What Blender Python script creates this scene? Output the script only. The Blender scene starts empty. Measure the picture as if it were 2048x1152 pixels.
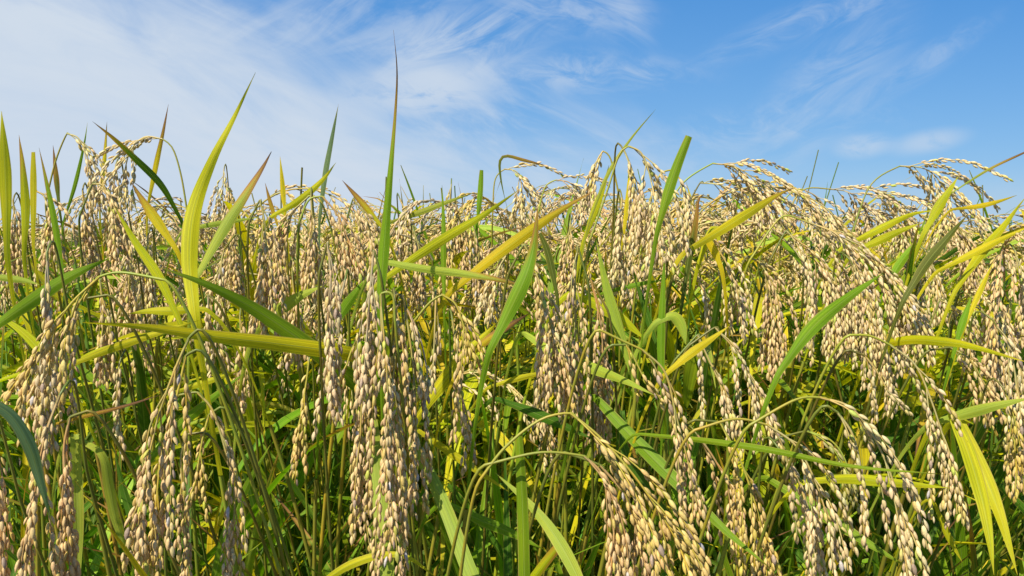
import bpy, math, random
import numpy as np
from mathutils import Vector, Matrix

S = bpy.context.scene
COL = S.collection
R = math.radians

# ------------------------------------------------------------------ camera
CAM_H, F, HORIZ = 1.04, 1774.0, 462.0
TH = math.atan((576 - HORIZ) / F)
cd = bpy.data.cameras.new('camera'); cam = bpy.data.objects.new('camera', cd); COL.objects.link(cam)
cd.sensor_width = 36; cd.lens = 36 * F / 2048; cd.clip_start = 0.02; cd.clip_end = 5000
cam.location = (0, 0, CAM_H); cam.rotation_euler = (math.pi / 2 - TH, 0, 0)
S.camera = cam
S.render.resolution_x, S.render.resolution_y = 1024, 576

# ------------------------------------------------------------------ light and sky
SUN = Vector((-0.38, -0.52, 0.76)).normalized()
S.view_settings.view_transform = 'Standard'; S.view_settings.look = 'None'
S.view_settings.exposure = 0.32; S.view_settings.gamma = 1.0
S.cycles.max_bounces = 7; S.cycles.diffuse_bounces = 4; S.cycles.transmission_bounces = 5
S.cycles.glossy_bounces = 2
sl = bpy.data.lights.new('sun', 'SUN'); sl.energy = 5.0; sl.angle = R(0.5); sl.color = (1.0, 0.93, 0.80)
so = bpy.data.objects.new('sun', sl); COL.objects.link(so)
so.rotation_euler = SUN.to_track_quat('Z', 'Y').to_euler(); so.location = (0, 0, 20)

W = bpy.data.worlds.new('World'); S.world = W; W.use_nodes = True
nt = W.node_tree; nt.nodes.clear()
def N(t, typ, **kw):
    n = t.nodes.new(typ)
    for k, v in kw.items(): setattr(n, k, v)
    return n
def setin(t, sock, v):
    if hasattr(v, 'links') or isinstance(v, bpy.types.NodeSocket): t.links.new(v, sock)
    else: sock.default_value = v
def M(t, op, a, b=0.0, c=0.0, clamp=False):
    n = N(t, 'ShaderNodeMath', operation=op, use_clamp=clamp)
    setin(t, n.inputs[0], a); setin(t, n.inputs[1], b); setin(t, n.inputs[2], c)
    return n.outputs[0]
def maprange(t, v, a, b, lo=0.0, hi=1.0):
    n = N(t, 'ShaderNodeMapRange', interpolation_type='SMOOTHSTEP')
    setin(t, n.inputs[0], v)
    for i, q in enumerate((a, b, lo, hi)): n.inputs[i + 1].default_value = q
    return n.outputs[0]
def mixc(t, f, a, b, mode='MIX'):
    n = N(t, 'ShaderNodeMix', data_type='RGBA', blend_type=mode)
    setin(t, n.inputs[0], f); setin(t, n.inputs[6], a); setin(t, n.inputs[7], b)
    return n.outputs[2]

sky = N(nt, 'ShaderNodeTexSky', sky_type='NISHITA')
sky.sun_disc = False; sky.sun_elevation = math.asin(SUN.z); sky.sun_rotation = math.atan2(SUN.x, SUN.y)
sky.altitude = 0; sky.air_density = 1.0; sky.dust_density = 0.4; sky.ozone_density = 3.0
hs = N(nt, 'ShaderNodeHueSaturation'); hs.inputs['Saturation'].default_value = 1.45; hs.inputs['Value'].default_value = 1.12
nt.links.new(sky.outputs[0], hs.inputs['Color'])
tc = N(nt, 'ShaderNodeTexCoord'); sx = N(nt, 'ShaderNodeSeparateXYZ')
nt.links.new(tc.outputs['Generated'], sx.inputs[0])
dy = M(nt, 'MAXIMUM', M(nt, 'ABSOLUTE', sx.outputs[1]), 0.08)
U = M(nt, 'DIVIDE', sx.outputs[0], dy); V = M(nt, 'DIVIDE', sx.outputs[2], dy)
cx = N(nt, 'ShaderNodeCombineXYZ'); nt.links.new(U, cx.inputs[0]); nt.links.new(V, cx.inputs[1])
UV = cx.outputs[0]
def mapped(loc, rot, sc, typ='TEXTURE'):
    m = N(nt, 'ShaderNodeMapping', vector_type=typ); nt.links.new(UV, m.inputs[0])
    m.inputs['Location'].default_value = (*loc, 0); m.inputs['Rotation'].default_value = (0, 0, rot)
    m.inputs['Scale'].default_value = (*sc, 1); return m.outputs[0]
def noise(vec, scale, detail=8, rough=0.6, dist=0.0, lac=2.0):
    n = N(nt, 'ShaderNodeTexNoise'); nt.links.new(vec, n.inputs['Vector'])
    n.inputs['Scale'].default_value = scale; n.inputs['Detail'].default_value = detail
    n.inputs['Roughness'].default_value = rough; n.inputs['Distortion'].default_value = dist
    return n.outputs[0]
def puv(x, y): return ((x - 1024) / F, (HORIZ - y) / F)
def blob(x, y, rx, ry, rot=0.0):
    m = mapped(puv(x, y), R(rot), (rx / F, ry / F))
    g = N(nt, 'ShaderNodeTexGradient', gradient_type='SPHERICAL'); nt.links.new(m, g.inputs[0])
    return maprange(nt, g.outputs['Fac'], 0.0, 0.85)
wide = noise(mapped((0, 0), R(-18), (0.30, 0.12)), 1.0, 6, 0.6, 0.8)
streak = noise(mapped((.3, 0), R(-27), (0.16, 0.045)), 1.0, 9, 0.60, 0.8)
streak2 = noise(mapped((.1, .5), R(24), (0.13, 0.038)), 1.0, 9, 0.62, 0.9)
fine = noise(mapped((0.7, .2), R(-12), (0.07, 0.030)), 1.0, 9, 0.64, 1.0)
# the bright bank of cirrus on the left: below the line running down to the right
a0, b0 = puv(330, -60), puv(1160, 420)
dxl, dyl = b0[0] - a0[0], b0[1] - a0[1]; ll = math.hypot(dxl, dyl)
dist = M(nt, 'ADD', M(nt, 'MULTIPLY', M(nt, 'SUBTRACT', U, a0[0]), dyl / ll), M(nt, 'MULTIPLY', M(nt, 'SUBTRACT', V, a0[1]), -dxl / ll))
# dist > 0 on the lower left side
dist = M(nt, 'ADD', dist, M(nt, 'MULTIPLY', M(nt, 'SUBTRACT', streak, 0.5), 0.20))
dist = M(nt, 'ADD', dist, M(nt, 'MULTIPLY', M(nt, 'SUBTRACT', wide, 0.5), 0.16))
bank = maprange(nt, dist, -0.10, 0.16)
bank = M(nt, 'MULTIPLY', bank, maprange(nt, wide, 0.05, 0.62, 0.74, 1.0))
total = bank
def addb(msk, tex, lo, hi, amp):
    global total
    t = M(nt, 'MULTIPLY', M(nt, 'MULTIPLY', msk, maprange(nt, tex, lo, hi)), amp)
    total = M(nt, 'SUBTRACT', 1.0, M(nt, 'MULTIPLY', M(nt, 'SUBTRACT', 1.0, total), M(nt, 'SUBTRACT', 1.0, t)))
addb(blob(850, 180, 230, 95, 4), fine, 0.2, 0.55, 0.8)
addb(blob(640, 40, 420, 120, 8), streak2, 0.42, 0.74, 0.38)
addb(blob(900, 95, 300, 110, 10), streak2, 0.36, 0.64, 0.6)
addb(blob(1130, 15, 230, 85, -8), fine, 0.36, 0.68, 0.45)
addb(blob(1240, 55, 90, 110, 20), streak, 0.42, 0.7, 0.4)
addb(blob(1150, 150, 340, 60, 0), fine, 0.4, 0.72, 0.5)
addb(blob(1050, 260, 420, 110, -5), streak, 0.4, 0.7, 0.42)
addb(blob(1180, 340, 420, 110, -2), wide, 0.25, 0.75, 0.5)
addb(blob(1620, 40, 330, 50, 22), streak2, 0.38, 0.64, 0.42)
addb(blob(1640, 190, 330, 120, 50), streak2, 0.34, 0.70, 0.36)
addb(blob(1840, 130, 220, 40, 33), streak2, 0.40, 0.66, 0.34)
addb(blob(1560, 250, 330, 60, 4), fine, 0.42, 0.72, 0.28)
addb(blob(1720, 293, 80, 34, 6), fine, 0.15, 0.5, 0.55)
addb(blob(1850, 285, 110, 32, 10), fine, 0.15, 0.5, 0.5)
addb(blob(1350, 310, 190, 60, 6), fine, 0.35, 0.7, 0.32)
addb(blob(1950, 400, 520, 60, 0), wide, 0.2, 0.7, 0.2)
low = maprange(nt, V, 0.30, 0.0)
STR = 0.1
rmp = N(nt, 'ShaderNodeValToRGB'); nt.links.new(M(nt, 'MULTIPLY', V, 2.0), rmp.inputs[0])
for pos_, c_ in ((0.0, (.235, .405, .64)), (.16, (.155, .335, .615)), (.55, (.075, .236, .550))):
    el = rmp.color_ramp.elements[0] if pos_ == 0 else rmp.color_ramp.elements.new(pos_)
    el.position = pos_; el.color = (*c_, 1)
rmp.color_ramp.elements[-1].color = (.06, .19, .48, 1)
sc_ = N(nt, 'ShaderNodeVectorMath', operation='SCALE'); nt.links.new(rmp.outputs[0], sc_.inputs[0]); sc_.inputs[3].default_value = 1 / STR
clear = mixc(nt, maprange(nt, V, 1.5, 0.4, 0.0, 0.8), hs.outputs[0], sc_.outputs[0])
skyc = mixc(nt, total, clear, (0.50 / STR, 0.57 / STR, 0.66 / STR, 1))
bg = N(nt, 'ShaderNodeBackground'); bg.inputs[1].default_value = STR
nt.links.new(skyc, bg.inputs[0])
wo = N(nt, 'ShaderNodeOutputWorld'); nt.links.new(bg.outputs[0], wo.inputs[0])

# ------------------------------------------------------------------ materials
def newmat(name):
    m = bpy.data.materials.new(name); m.use_nodes = True
    t = m.node_tree; t.nodes.clear()
    return m, t, N(t, 'ShaderNodeOutputMaterial')
def attr(t, name): return N(t, 'ShaderNodeAttribute', attribute_name=name)

def mat_leaf():
    m, t, out = newmat('rice_leaf')
    c = attr(t, 'Col'); l = attr(t, 'luv')
    s = N(t, 'ShaderNodeSeparateXYZ'); t.links.new(l.outputs['Vector'], s.inputs[0])
    u, v, sd = s.outputs
    # parallel veins
    cv = N(t, 'ShaderNodeCombineXYZ'); t.links.new(M(t, 'MULTIPLY', u, 9.0), cv.inputs[0])
    t.links.new(M(t, 'MULTIPLY', v, 1.2), cv.inputs[1]); t.links.new(sd, cv.inputs[2])
    n1 = N(t, 'ShaderNodeTexNoise'); t.links.new(cv.outputs[0], n1.inputs['Vector']); n1.inputs['Scale'].default_value = 1.0
    n1.inputs['Detail'].default_value = 3
    vein = maprange(t, n1.outputs[0], 0.3, 0.7, 0.72, 1.16)
    base = N(t, 'ShaderNodeMix', data_type='RGBA', blend_type='MULTIPLY'); base.inputs[0].default_value = 1.0
    t.links.new(c.outputs['Color'], base.inputs[6])
    cc = N(t, 'ShaderNodeCombineXYZ')
    for i in range(3): t.links.new(vein, cc.inputs[i])
    t.links.new(cc.outputs[0], base.inputs[7])
    # lighter midrib and yellowed margin
    au = M(t, 'ABSOLUTE', u)
    mid = maprange(t, au, 0.03, 0.09, 0.35, 0.0)
    col = mixc(t, mid, base.outputs[2], (0.42, 0.50, 0.13, 1))
    cv2 = N(t, 'ShaderNodeCombineXYZ'); t.links.new(M(t, 'MULTIPLY', u, 0.8), cv2.inputs[0])
    t.links.new(M(t, 'MULTIPLY', v, 5.0), cv2.inputs[1]); t.links.new(sd, cv2.inputs[2])
    n2 = N(t, 'ShaderNodeTexNoise'); t.links.new(cv2.outputs[0], n2.inputs['Vector']); n2.inputs['Scale'].default_value = 1.3
    n2.inputs['Detail'].default_value = 4
    patch = maprange(t, n2.outputs[0], 0.42, 0.68, 0.0, 0.38)
    col = mixc(t, patch, col, mixc(t, 1.0, col, (1.35, 1.12, 0.6, 1), 'MULTIPLY'))
    edge = M(t, 'MULTIPLY', maprange(t, au, 0.78, 1.0), maprange(t, n2.outputs[0], 0.4, 0.6, 0.0, 0.6))
    col = mixc(t, edge, col, (0.52, 0.40, 0.10, 1))
    # dry tip: orange, then brown; Alpha of Col says how much of the tip has dried
    dv = M(t, 'ADD', v, M(t, 'MULTIPLY', M(t, 'SUBTRACT', n1.outputs[0], 0.5), 0.35))
    dv = M(t, 'ADD', dv, M(t, 'MULTIPLY', au, 0.10))
    st = M(t, 'SUBTRACT', 1.08, c.outputs['Alpha'])
    d1 = M(t, 'MULTIPLY', M(t, 'SUBTRACT', dv, st), 8.0, clamp=True)
    d2 = M(t, 'MULTIPLY', M(t, 'SUBTRACT', dv, M(t, 'ADD', st, 0.10)), 9.0, clamp=True)
    col = mixc(t, d1, col, (0.50, 0.26, 0.04, 1))
    col = mixc(t, d2, col, (0.20, 0.10, 0.05, 1))
    # small brown specks
    cv3 = N(t, 'ShaderNodeCombineXYZ'); t.links.new(M(t, 'MULTIPLY', u, 5.0), cv3.inputs[0])
    t.links.new(M(t, 'MULTIPLY', v, 26.0), cv3.inputs[1]); t.links.new(sd, cv3.inputs[2])
    n3 = N(t, 'ShaderNodeTexNoise'); t.links.new(cv3.outputs[0], n3.inputs['Vector']); n3.inputs['Scale'].default_value = 1.0
    spk = maprange(t, n3.outputs[0], 0.70, 0.78, 0.0, 0.75)
    col = mixc(t, spk, col, (0.22, 0.12, 0.04, 1))
    bmp = N(t, 'ShaderNodeBump'); bmp.inputs['Strength'].default_value = 0.5; bmp.inputs['Distance'].default_value = 0.0006
    t.links.new(n1.outputs[0], bmp.inputs['Height'])
    p = N(t, 'ShaderNodeBsdfPrincipled'); t.links.new(col, p.inputs['Base Color'])
    p.inputs['Roughness'].default_value = 0.55; p.inputs['Specular IOR Level'].default_value = 0.22
    t.links.new(bmp.outputs[0], p.inputs['Normal'])
    tr = N(t, 'ShaderNodeBsdfTranslucent')
    t.links.new(mixc(t, 1.0, col, (1.15, 1.28, 0.40, 1), 'MULTIPLY'), tr.inputs[0])
    mx = N(t, 'ShaderNodeMixShader'); mx.inputs[0].default_value = 0.40
    t.links.new(p.outputs[0], mx.inputs[1]); t.links.new(tr.outputs[0], mx.inputs[2])
    t.links.new(mx.outputs[0], out.inputs[0]); return m

def mat_stem():
    m, t, out = newmat('rice_stem')
    c = attr(t, 'Col'); tcn = N(t, 'ShaderNodeTexCoord')
    n = N(t, 'ShaderNodeTexNoise'); n.inputs['Scale'].default_value = 60; n.inputs['Detail'].default_value = 4
    t.links.new(tcn.outputs['Object'], n.inputs['Vector'])
    col = mixc(t, maprange(t, n.outputs[0], 0.35, 0.7, 0.0, 0.7), c.outputs['Color'], mixc(t, 1.0, c.outputs['Color'], (1.45, 0.95, 0.6, 1), 'MULTIPLY'))
    p = N(t, 'ShaderNodeBsdfPrincipled'); t.links.new(col, p.inputs['Base Color'])
    p.inputs['Roughness'].default_value = 0.45
    t.links.new(p.outputs[0], out.inputs[0]); return m

def mat_grain():
    m, t, out = newmat('rice_grain')
    c = attr(t, 'Col'); tcn = N(t, 'ShaderNodeTexCoord')
    n = N(t, 'ShaderNodeTexNoise'); n.inputs['Scale'].default_value = 900; n.inputs['Detail'].default_value = 3
    t.links.new(tcn.outputs['Object'], n.inputs['Vector'])
    l = attr(t, 'luv'); s = N(t, 'ShaderNodeSeparateXYZ'); t.links.new(l.outputs['Vector'], s.inputs[0])
    # lengthwise furrows of the husk
    fur = M(t, 'SINE', M(t, 'MULTIPLY', s.outputs[0], 12.566))
    k = M(t, 'ADD', maprange(t, n.outputs[0], 0.3, 0.7, 0.84, 1.10), M(t, 'MULTIPLY', fur, 0.05))
    cc = N(t, 'ShaderNodeCombineXYZ')
    for i in range(3): t.links.new(k, cc.inputs[i])
    col = mixc(t, 1.0, c.outputs['Color'], cc.outputs[0], 'MULTIPLY')
    # the husk's base, where it meets its stalk, is a little darker straw
    col = mixc(t, maprange(t, s.outputs[1], 0.16, 0.0, 0.0, 0.6), col, (0.36, 0.27, 0.10, 1))
    bmp = N(t, 'ShaderNodeBump'); bmp.inputs['Strength'].default_value = 0.35; bmp.inputs['Distance'].default_value = 0.0003
    t.links.new(M(t, 'ADD', n.outputs[0], M(t, 'MULTIPLY', fur, 0.4)), bmp.inputs['Height'])
    p = N(t, 'ShaderNodeBsdfPrincipled'); t.links.new(col, p.inputs['Base Color'])
    p.inputs['Roughness'].default_value = 0.55; p.inputs['Specular IOR Level'].default_value = 0.35
    t.links.new(bmp.outputs[0], p.inputs['Normal'])
    tr = N(t, 'ShaderNodeBsdfTranslucent'); t.links.new(col, tr.inputs[0])
    mx = N(t, 'ShaderNodeMixShader'); mx.inputs[0].default_value = 0.10
    t.links.new(p.outputs[0], mx.inputs[1]); t.links.new(tr.outputs[0], mx.inputs[2])
    t.links.new(mx.outputs[0], out.inputs[0]); return m

def mat_soil():
    m, t, out = newmat('paddy_soil')
    tcn = N(t, 'ShaderNodeTexCoord')
    n = N(t, 'ShaderNodeTexNoise'); n.inputs['Scale'].default_value = 7; n.inputs['Detail'].default_value = 10
    t.links.new(tcn.outputs['Object'], n.inputs['Vector'])
    col = mixc(t, maprange(t, n.outputs[0], 0.3, 0.7), (0.045, 0.032, 0.022, 1), (0.13, 0.095, 0.06, 1))
    b = N(t, 'ShaderNodeBump'); b.inputs['Distance'].default_value = 0.03; t.links.new(n.outputs[0], b.inputs['Height'])
    p = N(t, 'ShaderNodeBsdfPrincipled'); t.links.new(col, p.inputs['Base Color']); p.inputs['Roughness'].default_value = 0.9
    t.links.new(b.outputs[0], p.inputs['Normal']); t.links.new(p.outputs[0], out.inputs[0]); return m

LEAF, STEM, GRAIN, SOIL = mat_leaf(), mat_stem(), mat_grain(), mat_soil()
MATS = [GRAIN, STEM, LEAF]

# ------------------------------------------------------------------ mesh builder
def unit(a):
    a = np.asarray(a, float); return a / (np.linalg.norm(a, axis=-1, keepdims=True) + 1e-12)

def grain_template(sides, lod=0):
    if lod == 0: ts = [(0, .10), (.10, .50), (.27, .86), (.48, 1.0), (.70, .84), (.88, .40), (1.0, .04)]
    elif lod == 1: ts = [(0, .12), (.2, .78), (.5, 1.0), (.8, .66), (1.0, .05)]
    else: ts = [(0, .1), (.45, 1.0), (1.0, .05)]
    v, uvv = [], []
    for t_, r in ts:
        for k in range(sides):
            a = 2 * math.pi * k / sides
            y = math.cos(a); z = math.sin(a)
            v.append((t_, y * r * (1.0 + 0.06 * abs(y)), z * r * 0.72 + 0.10 * math.sin(t_ * math.pi)))
            uvv.append((k / sides, t_, 0))
    f = []
    for i in range(len(ts) - 1):
        for k in range(sides):
            k2 = (k + 1) % sides
            f.append((i * sides + k, i * sides + k2, (i + 1) * sides + k2, (i + 1) * sides + k))
    return np.array(v), np.array(f), np.array(uvv)
GT = {0: grain_template(7, 0), 1: grain_template(5, 1), 2: grain_template(4, 2)}
GL, GW = 0.0068, 0.00134          # husk length, half width

class MB:
    def __init__(s): s.v, s.f, s.c, s.l, s.m, s.n = [], [], [], [], [], 0
    def add(s, v, f, c, l, mi):
        s.v.append(v); s.f.append(np.asarray(f) + s.n); s.c.append(c); s.l.append(l)
        s.m.append(np.full(len(f), mi, np.int32)); s.n += len(v)
    def tube(s, pts, r0, r1, col, sides=6, mi=1, rr=None):
        pts = np.asarray(pts, float); n = len(pts)
        T = unit(np.gradient(pts, axis=0)); ref = np.array([0.31, 0.9, 0.12])
        A = unit(np.cross(T, ref)); B = np.cross(T, A)
        r = (np.linspace(r0, r1, n) if rr is None else rr)[:, None, None]
        a = np.arange(sides) * 2 * math.pi / sides
        v = pts[:, None, :] + r * (np.cos(a)[None, :, None] * A[:, None, :] + np.sin(a)[None, :, None] * B[:, None, :])
        v = v.reshape(-1, 3)
        i = np.arange(n - 1)[:, None] * sides; k = np.arange(sides)[None, :]; k2 = (k + 1) % sides
        f = np.stack([i + k, i + k2, i + sides + k2, i + sides + k], -1).reshape(-1, 4)
        c = np.tile(np.array([*col, 0.0]), (len(v), 1))
        l = np.zeros((len(v), 3)); l[:, 1] = np.repeat(np.linspace(0, 1, n), sides)
        s.add(v, f, c, l, mi)
    def leaf(s, pts, w, col, dry, rng, wdir=None, fold=0.25, cut=False, base_w=0.55, twist=0.0, nx=4, peak=0.35, tip=1.35, ext=0.0):
        """blade along pts, w = greatest half width; wdir = hint for the direction the blade's width runs in"""
        pts = np.asarray(pts, float); n = len(pts)
        T = unit(np.gradient(pts, axis=0))
        wd = np.cross(T, np.array([0, 0, 1.0])) if wdir is None else wdir - T * (T * wdir).sum(-1, keepdims=True)
        wd = unit(wd + 1e-6)
        for i in range(1, n):
            if wd[i] @ wd[i - 1] < 0: wd[i] *= -1
        nn = np.cross(wd, T)
        t = np.linspace(0, 1, n)
        if twist:
            a = (twist * t)[:, None]; wd, nn = wd * np.cos(a) + nn * np.sin(a), nn * np.cos(a) - wd * np.sin(a)
        prof = np.where(t < peak, base_w + (1 - base_w) * np.sin(np.clip(t / peak, 0, 1) * math.pi / 2), 0)
        q = np.clip((t - peak) / (1 - peak), 0, 1)
        prof = np.where(t >= peak, (1 - q ** tip) if not cut else 1 - 0.35 * q ** 2, prof)
        if ext > 0:
            tt_ = np.clip((t - ext) / (1 - ext), 0, 1)
            own = np.where(tt_ < peak, base_w + (1 - base_w) * np.sin(np.clip(tt_ / peak, 0, 1) * math.pi / 2), 0)
            q = np.clip((tt_ - peak) / (1 - peak), 0, 1)
            own = np.where(tt_ >= peak, (1 - q ** tip) if not cut else 1 - 0.35 * q ** 2, own)
            prof = np.where(t < ext, base_w * (0.34 + 0.66 * np.clip(t / ext, 0, 1) ** 3.0), own)
        else: prof = prof * np.minimum(1, 0.30 + t / 0.06)
        prof = np.maximum(prof, 0.02) * w
        wob = 1 + 0.03 * np.sin(t * 19 + rng.uniform(0, 6))
        us = np.linspace(-1, 1, nx + 1)
        V_, L_ = [], []
        sd = rng.uniform(0, 50)
        wave = 0.10 * w * np.sin(t * rng.uniform(14, 30) + rng.uniform(0, 6))
        for u in us:
            off = wd * (u * prof * wob * math.cos(fold))[:, None] + nn * (abs(u) * prof * math.sin(fold) + wave * u)[:, None]
            V_.append(pts + off)
            L_.append(np.stack([np.full(n, u), t, np.full(n, sd)], 1))
        V_ = np.stack(V_, 1).reshape(-1, 3); L_ = np.stack(L_, 1).reshape(-1, 3)
        i = np.arange(n - 1)[:, None] * (nx + 1); k = np.arange(nx)[None, :]
        f = np.stack([i + k, i + k + 1, i + nx + 1 + k + 1, i + nx + 1 + k], -1).reshape(-1, 4)
        c = np.tile(np.array([*col, dry]), (len(V_), 1))
        s.add(V_, f, c, L_, 2)
    def grains(s, P, D, Ax, sc, col, lod=0):
        """P base points, D directions, Ax flat-side normals, sc scale (n,), col (n,3)"""
        P, D, Ax = np.asarray(P), unit(D), np.asarray(Ax)
        if len(P) == 0: return
        Y = unit(np.cross(Ax, D)); Z = np.cross(D, Y)
        tv, tf, tl = GT[lod]; sc = np.asarray(sc)
        big = 1.0 if lod < 2 else 1.25
        v = P[:, None] + sc[:, None, None] * (tv[None, :, 0:1] * GL * D[:, None] + tv[None, :, 1:2] * GW * big * Y[:, None] + tv[None, :, 2:3] * GW * big * Z[:, None])
        n, k = len(P), len(tv)
        f = (tf[None] + (np.arange(n) * k)[:, None, None]).reshape(-1, 4)
        c = np.concatenate([np.repeat(np.asarray(col), k, 0), np.zeros((n * k, 1))], 1)
        s.add(v.reshape(-1, 3), f, c, np.tile(tl, (n, 1)), 0)
    def mesh(s, name, mats=None, origin=None):
        v = np.concatenate(s.v); f = np.concatenate(s.f); c = np.concatenate(s.c); l = np.concatenate(s.l); m = np.concatenate(s.m)
        if origin is not None: v = v - np.asarray(origin)
        me = bpy.data.meshes.new(name)
        me.vertices.add(len(v)); me.vertices.foreach_set('co', v.astype(np.float32).ravel())
        me.loops.add(len(f) * 4); me.loops.foreach_set('vertex_index', f.astype(np.int32).ravel())
        me.polygons.add(len(f)); me.polygons.foreach_set('loop_start', np.arange(len(f), dtype=np.int32) * 4)
        me.polygons.foreach_set('loop_total', np.full(len(f), 4, np.int32))
        used = sorted(set(m.tolist())); remap = {u: i for i, u in enumerate(used)}
        me.polygons.foreach_set('material_index', np.array([remap[q] for q in m.tolist()], np.int32))
        me.polygons.foreach_set('use_smooth', np.ones(len(f), bool))
        for u in used: me.materials.append(MATS[u])
        me.update(calc_edges=True)
        a = me.attributes.new('Col', 'FLOAT_COLOR', 'POINT'); a.data.foreach_set('color', c.astype(np.float32).ravel())
        a = me.attributes.new('luv', 'FLOAT_VECTOR', 'POINT'); a.data.foreach_set('vector', l.astype(np.float32).ravel())
        return me
    def obj(s, name, parent=None, origin=None):
        if origin is None and parent is not None:
            p = parent; origin = np.zeros(3)
            while p is not None: origin = origin + np.array(p.location); p = p.parent
        o = bpy.data.objects.new(name, s.mesh(name, origin=origin)); COL.objects.link(o)
        if parent is not None: o.parent = parent
        return o

def empty(name, loc, label=None, cat=None, group=None):
    o = bpy.data.objects.new(name, None); COL.objects.link(o); o.location = loc
    o.empty_display_size = 0.05
    if label: o['label'] = label
    if cat: o['category'] = cat
    if group: o['group'] = group
    return o

def smooth(pts, n):
    """Catmull-Rom through pts, resampled to n even steps"""
    p = np.asarray(pts, float)
    if len(p) == 2: return p[0] + (p[1] - p[0]) * np.linspace(0, 1, n)[:, None]
    q = np.vstack([2 * p[0] - p[1], p, 2 * p[-1] - p[-2]])
    out = []
    for i in range(1, len(q) - 2):
        t = np.linspace(0, 1, 12, endpoint=False)[:, None]
        a, b, c, d = q[i - 1], q[i], q[i + 1], q[i + 2]
        out.append(0.5 * ((2 * b) + (-a + c) * t + (2 * a - 5 * b + 4 * c - d) * t ** 2 + (-a + 3 * b - 3 * c + d) * t ** 3))
    out = np.vstack(out + [p[-1:]])
    L = np.r_[0, np.cumsum(np.linalg.norm(np.diff(out, axis=0), axis=1))]
    s_ = np.linspace(0, L[-1], n)
    return np.stack([np.interp(s_, L, out[:, k]) for k in range(3)], 1)
def length(p): return float(np.linalg.norm(np.diff(p, axis=0), axis=1).sum())

TONES = {  # husk colour, stalk colour
    'tan':   ((0.77, 0.545, 0.245), (0.40, 0.36, 0.10)),
    'pale':  ((0.79, 0.610, 0.300), (0.48, 0.43, 0.16)),
    'pink':  ((0.755, 0.525, 0.230), (0.42, 0.30, 0.12)),
    'gold':  ((0.74, 0.53, 0.17), (0.44, 0.40, 0.06)),
    'green': ((0.50, 0.44, 0.15), (0.34, 0.40, 0.05)),
    'grey':  ((0.76, 0.585, 0.305), (0.42, 0.36, 0.20)),
}
def grain_cols(rng, n, tone):
    b = np.array(TONES[tone][0]); c = b[None] * rng.uniform(0.86, 1.12, (n, 1)) * (1 + rng.normal(0, 0.035, (n, 3)))
    k = rng.random(n)
    c[k > 0.975] = np.array([0.48, 0.35, 0.24]) * rng.uniform(0.7, 1.1, ((k > 0.975).sum(), 1))
    c[(k > 0.967) & (k <= 0.975)] = np.array([0.62, 0.56, 0.50])
    c[k < 0.16] = c[k < 0.16] * np.array([0.93, 0.95, 0.60])
    c[k < 0.035] = c[k < 0.035] * np.array([0.72, 0.98, 0.55])
    return np.clip(c, 0, 0.85)

def string(mb, path, rng, tone, lod, spacing=0.0027, start=0.12, rad=0.0012, gscale=1.0, flat=None):
    """one hanging branch: a thin stalk and the husks packed round it"""
    L = length(path)
    mb.tube(path, 0.00050, 0.00030, TONES[tone][1], 4 if lod else 5)
    n = max(3, int(L * (1 - start) / spacing))
    T = unit(np.gradient(path, axis=0)); ts = np.linspace(0, 1, len(path))
    s_ = start + (1 - start) * (np.arange(n) + rng.uniform(-.25, .25, n)) / n
    keep = rng.random(n) > 0.16 * (1 - s_) - 0.02; s_ = np.clip(s_[keep], 0, 1); n = len(s_)
    P = np.stack([np.interp(s_, ts, path[:, k]) for k in range(3)], 1)
    D = unit(np.stack([np.interp(s_, ts, T[:, k]) for k in range(3)], 1))
    ph = np.arange(n) * 2.6 + rng.normal(0, 0.45, n) + rng.uniform(0, 6)
    A = unit(np.cross(D, np.array([0.2, 0.93, 0.3]))); B = np.cross(D, A)
    O = np.cos(ph)[:, None] * A + np.sin(ph)[:, None] * B
    spread = rng.uniform(0.04, 0.27, n)[:, None]
    spread[rng.random(n) < 0.05] += 0.4
    G = unit(D + O * spread + np.array([0, 0, -0.12]))
    sc = rng.uniform(0.80, 1.14, n) * gscale
    thin = rng.random(n) < 0.10; sc = np.where(thin, sc * 0.85, sc)
    mb.grains(P + O * rad - G * GL * 0.1, G, O + rng.normal(0, 0.35, (n, 3)), sc, grain_cols(rng, n, tone), lod)

def droop(p0, d0, L, rng, grav=26.0, n=12, kink=0.05):
    p = np.array(p0, float); d = unit(d0); h = L / (n - 1); out = [p.copy()]
    for i in range(n - 1):
        d = unit(d + np.array([0, 0, -1.0]) * grav * h + rng.normal(0, kink, 3)); p = p + d * h; out.append(p.copy())
    return np.array(out)

def panicle_strings(axis, rng, nb, blen, spread=0.32, first=0.04, last=0.82, grav=30.0):
    """paths of the branches that leave the main axis, and the axis' own tail"""
    L = length(axis); T = unit(np.gradient(axis, axis=0)); ts = np.linspace(0, 1, len(axis)); out = []
    ph = rng.uniform(0, 6)
    for k in range(nb):
        t = first + (last - first) * (k / max(1, nb - 1)) ** 0.95
        p = np.array([np.interp(t, ts, axis[:, j]) for j in range(3)]); tt = unit(np.array([np.interp(t, ts, T[:, j]) for j in range(3)]))
        A = unit(np.cross(tt, np.array([0.2, 0.9, 0.3]))); B = np.cross(tt, A)
        ph += 2.4; o = A * math.cos(ph) + B * math.sin(ph)
        bl = min(blen * rng.uniform(0.78, 1.1) * (1 - 0.35 * t), (1 - t) * L * rng.uniform(0.72, 0.98) + 0.016)
        bl = max(bl, 0.022)
        out.append(droop(p, tt + o * spread, bl, rng, grav, 10, 0.035))
    i0 = int(len(axis) * 0.62); out.append(axis[i0:])
    return out

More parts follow.
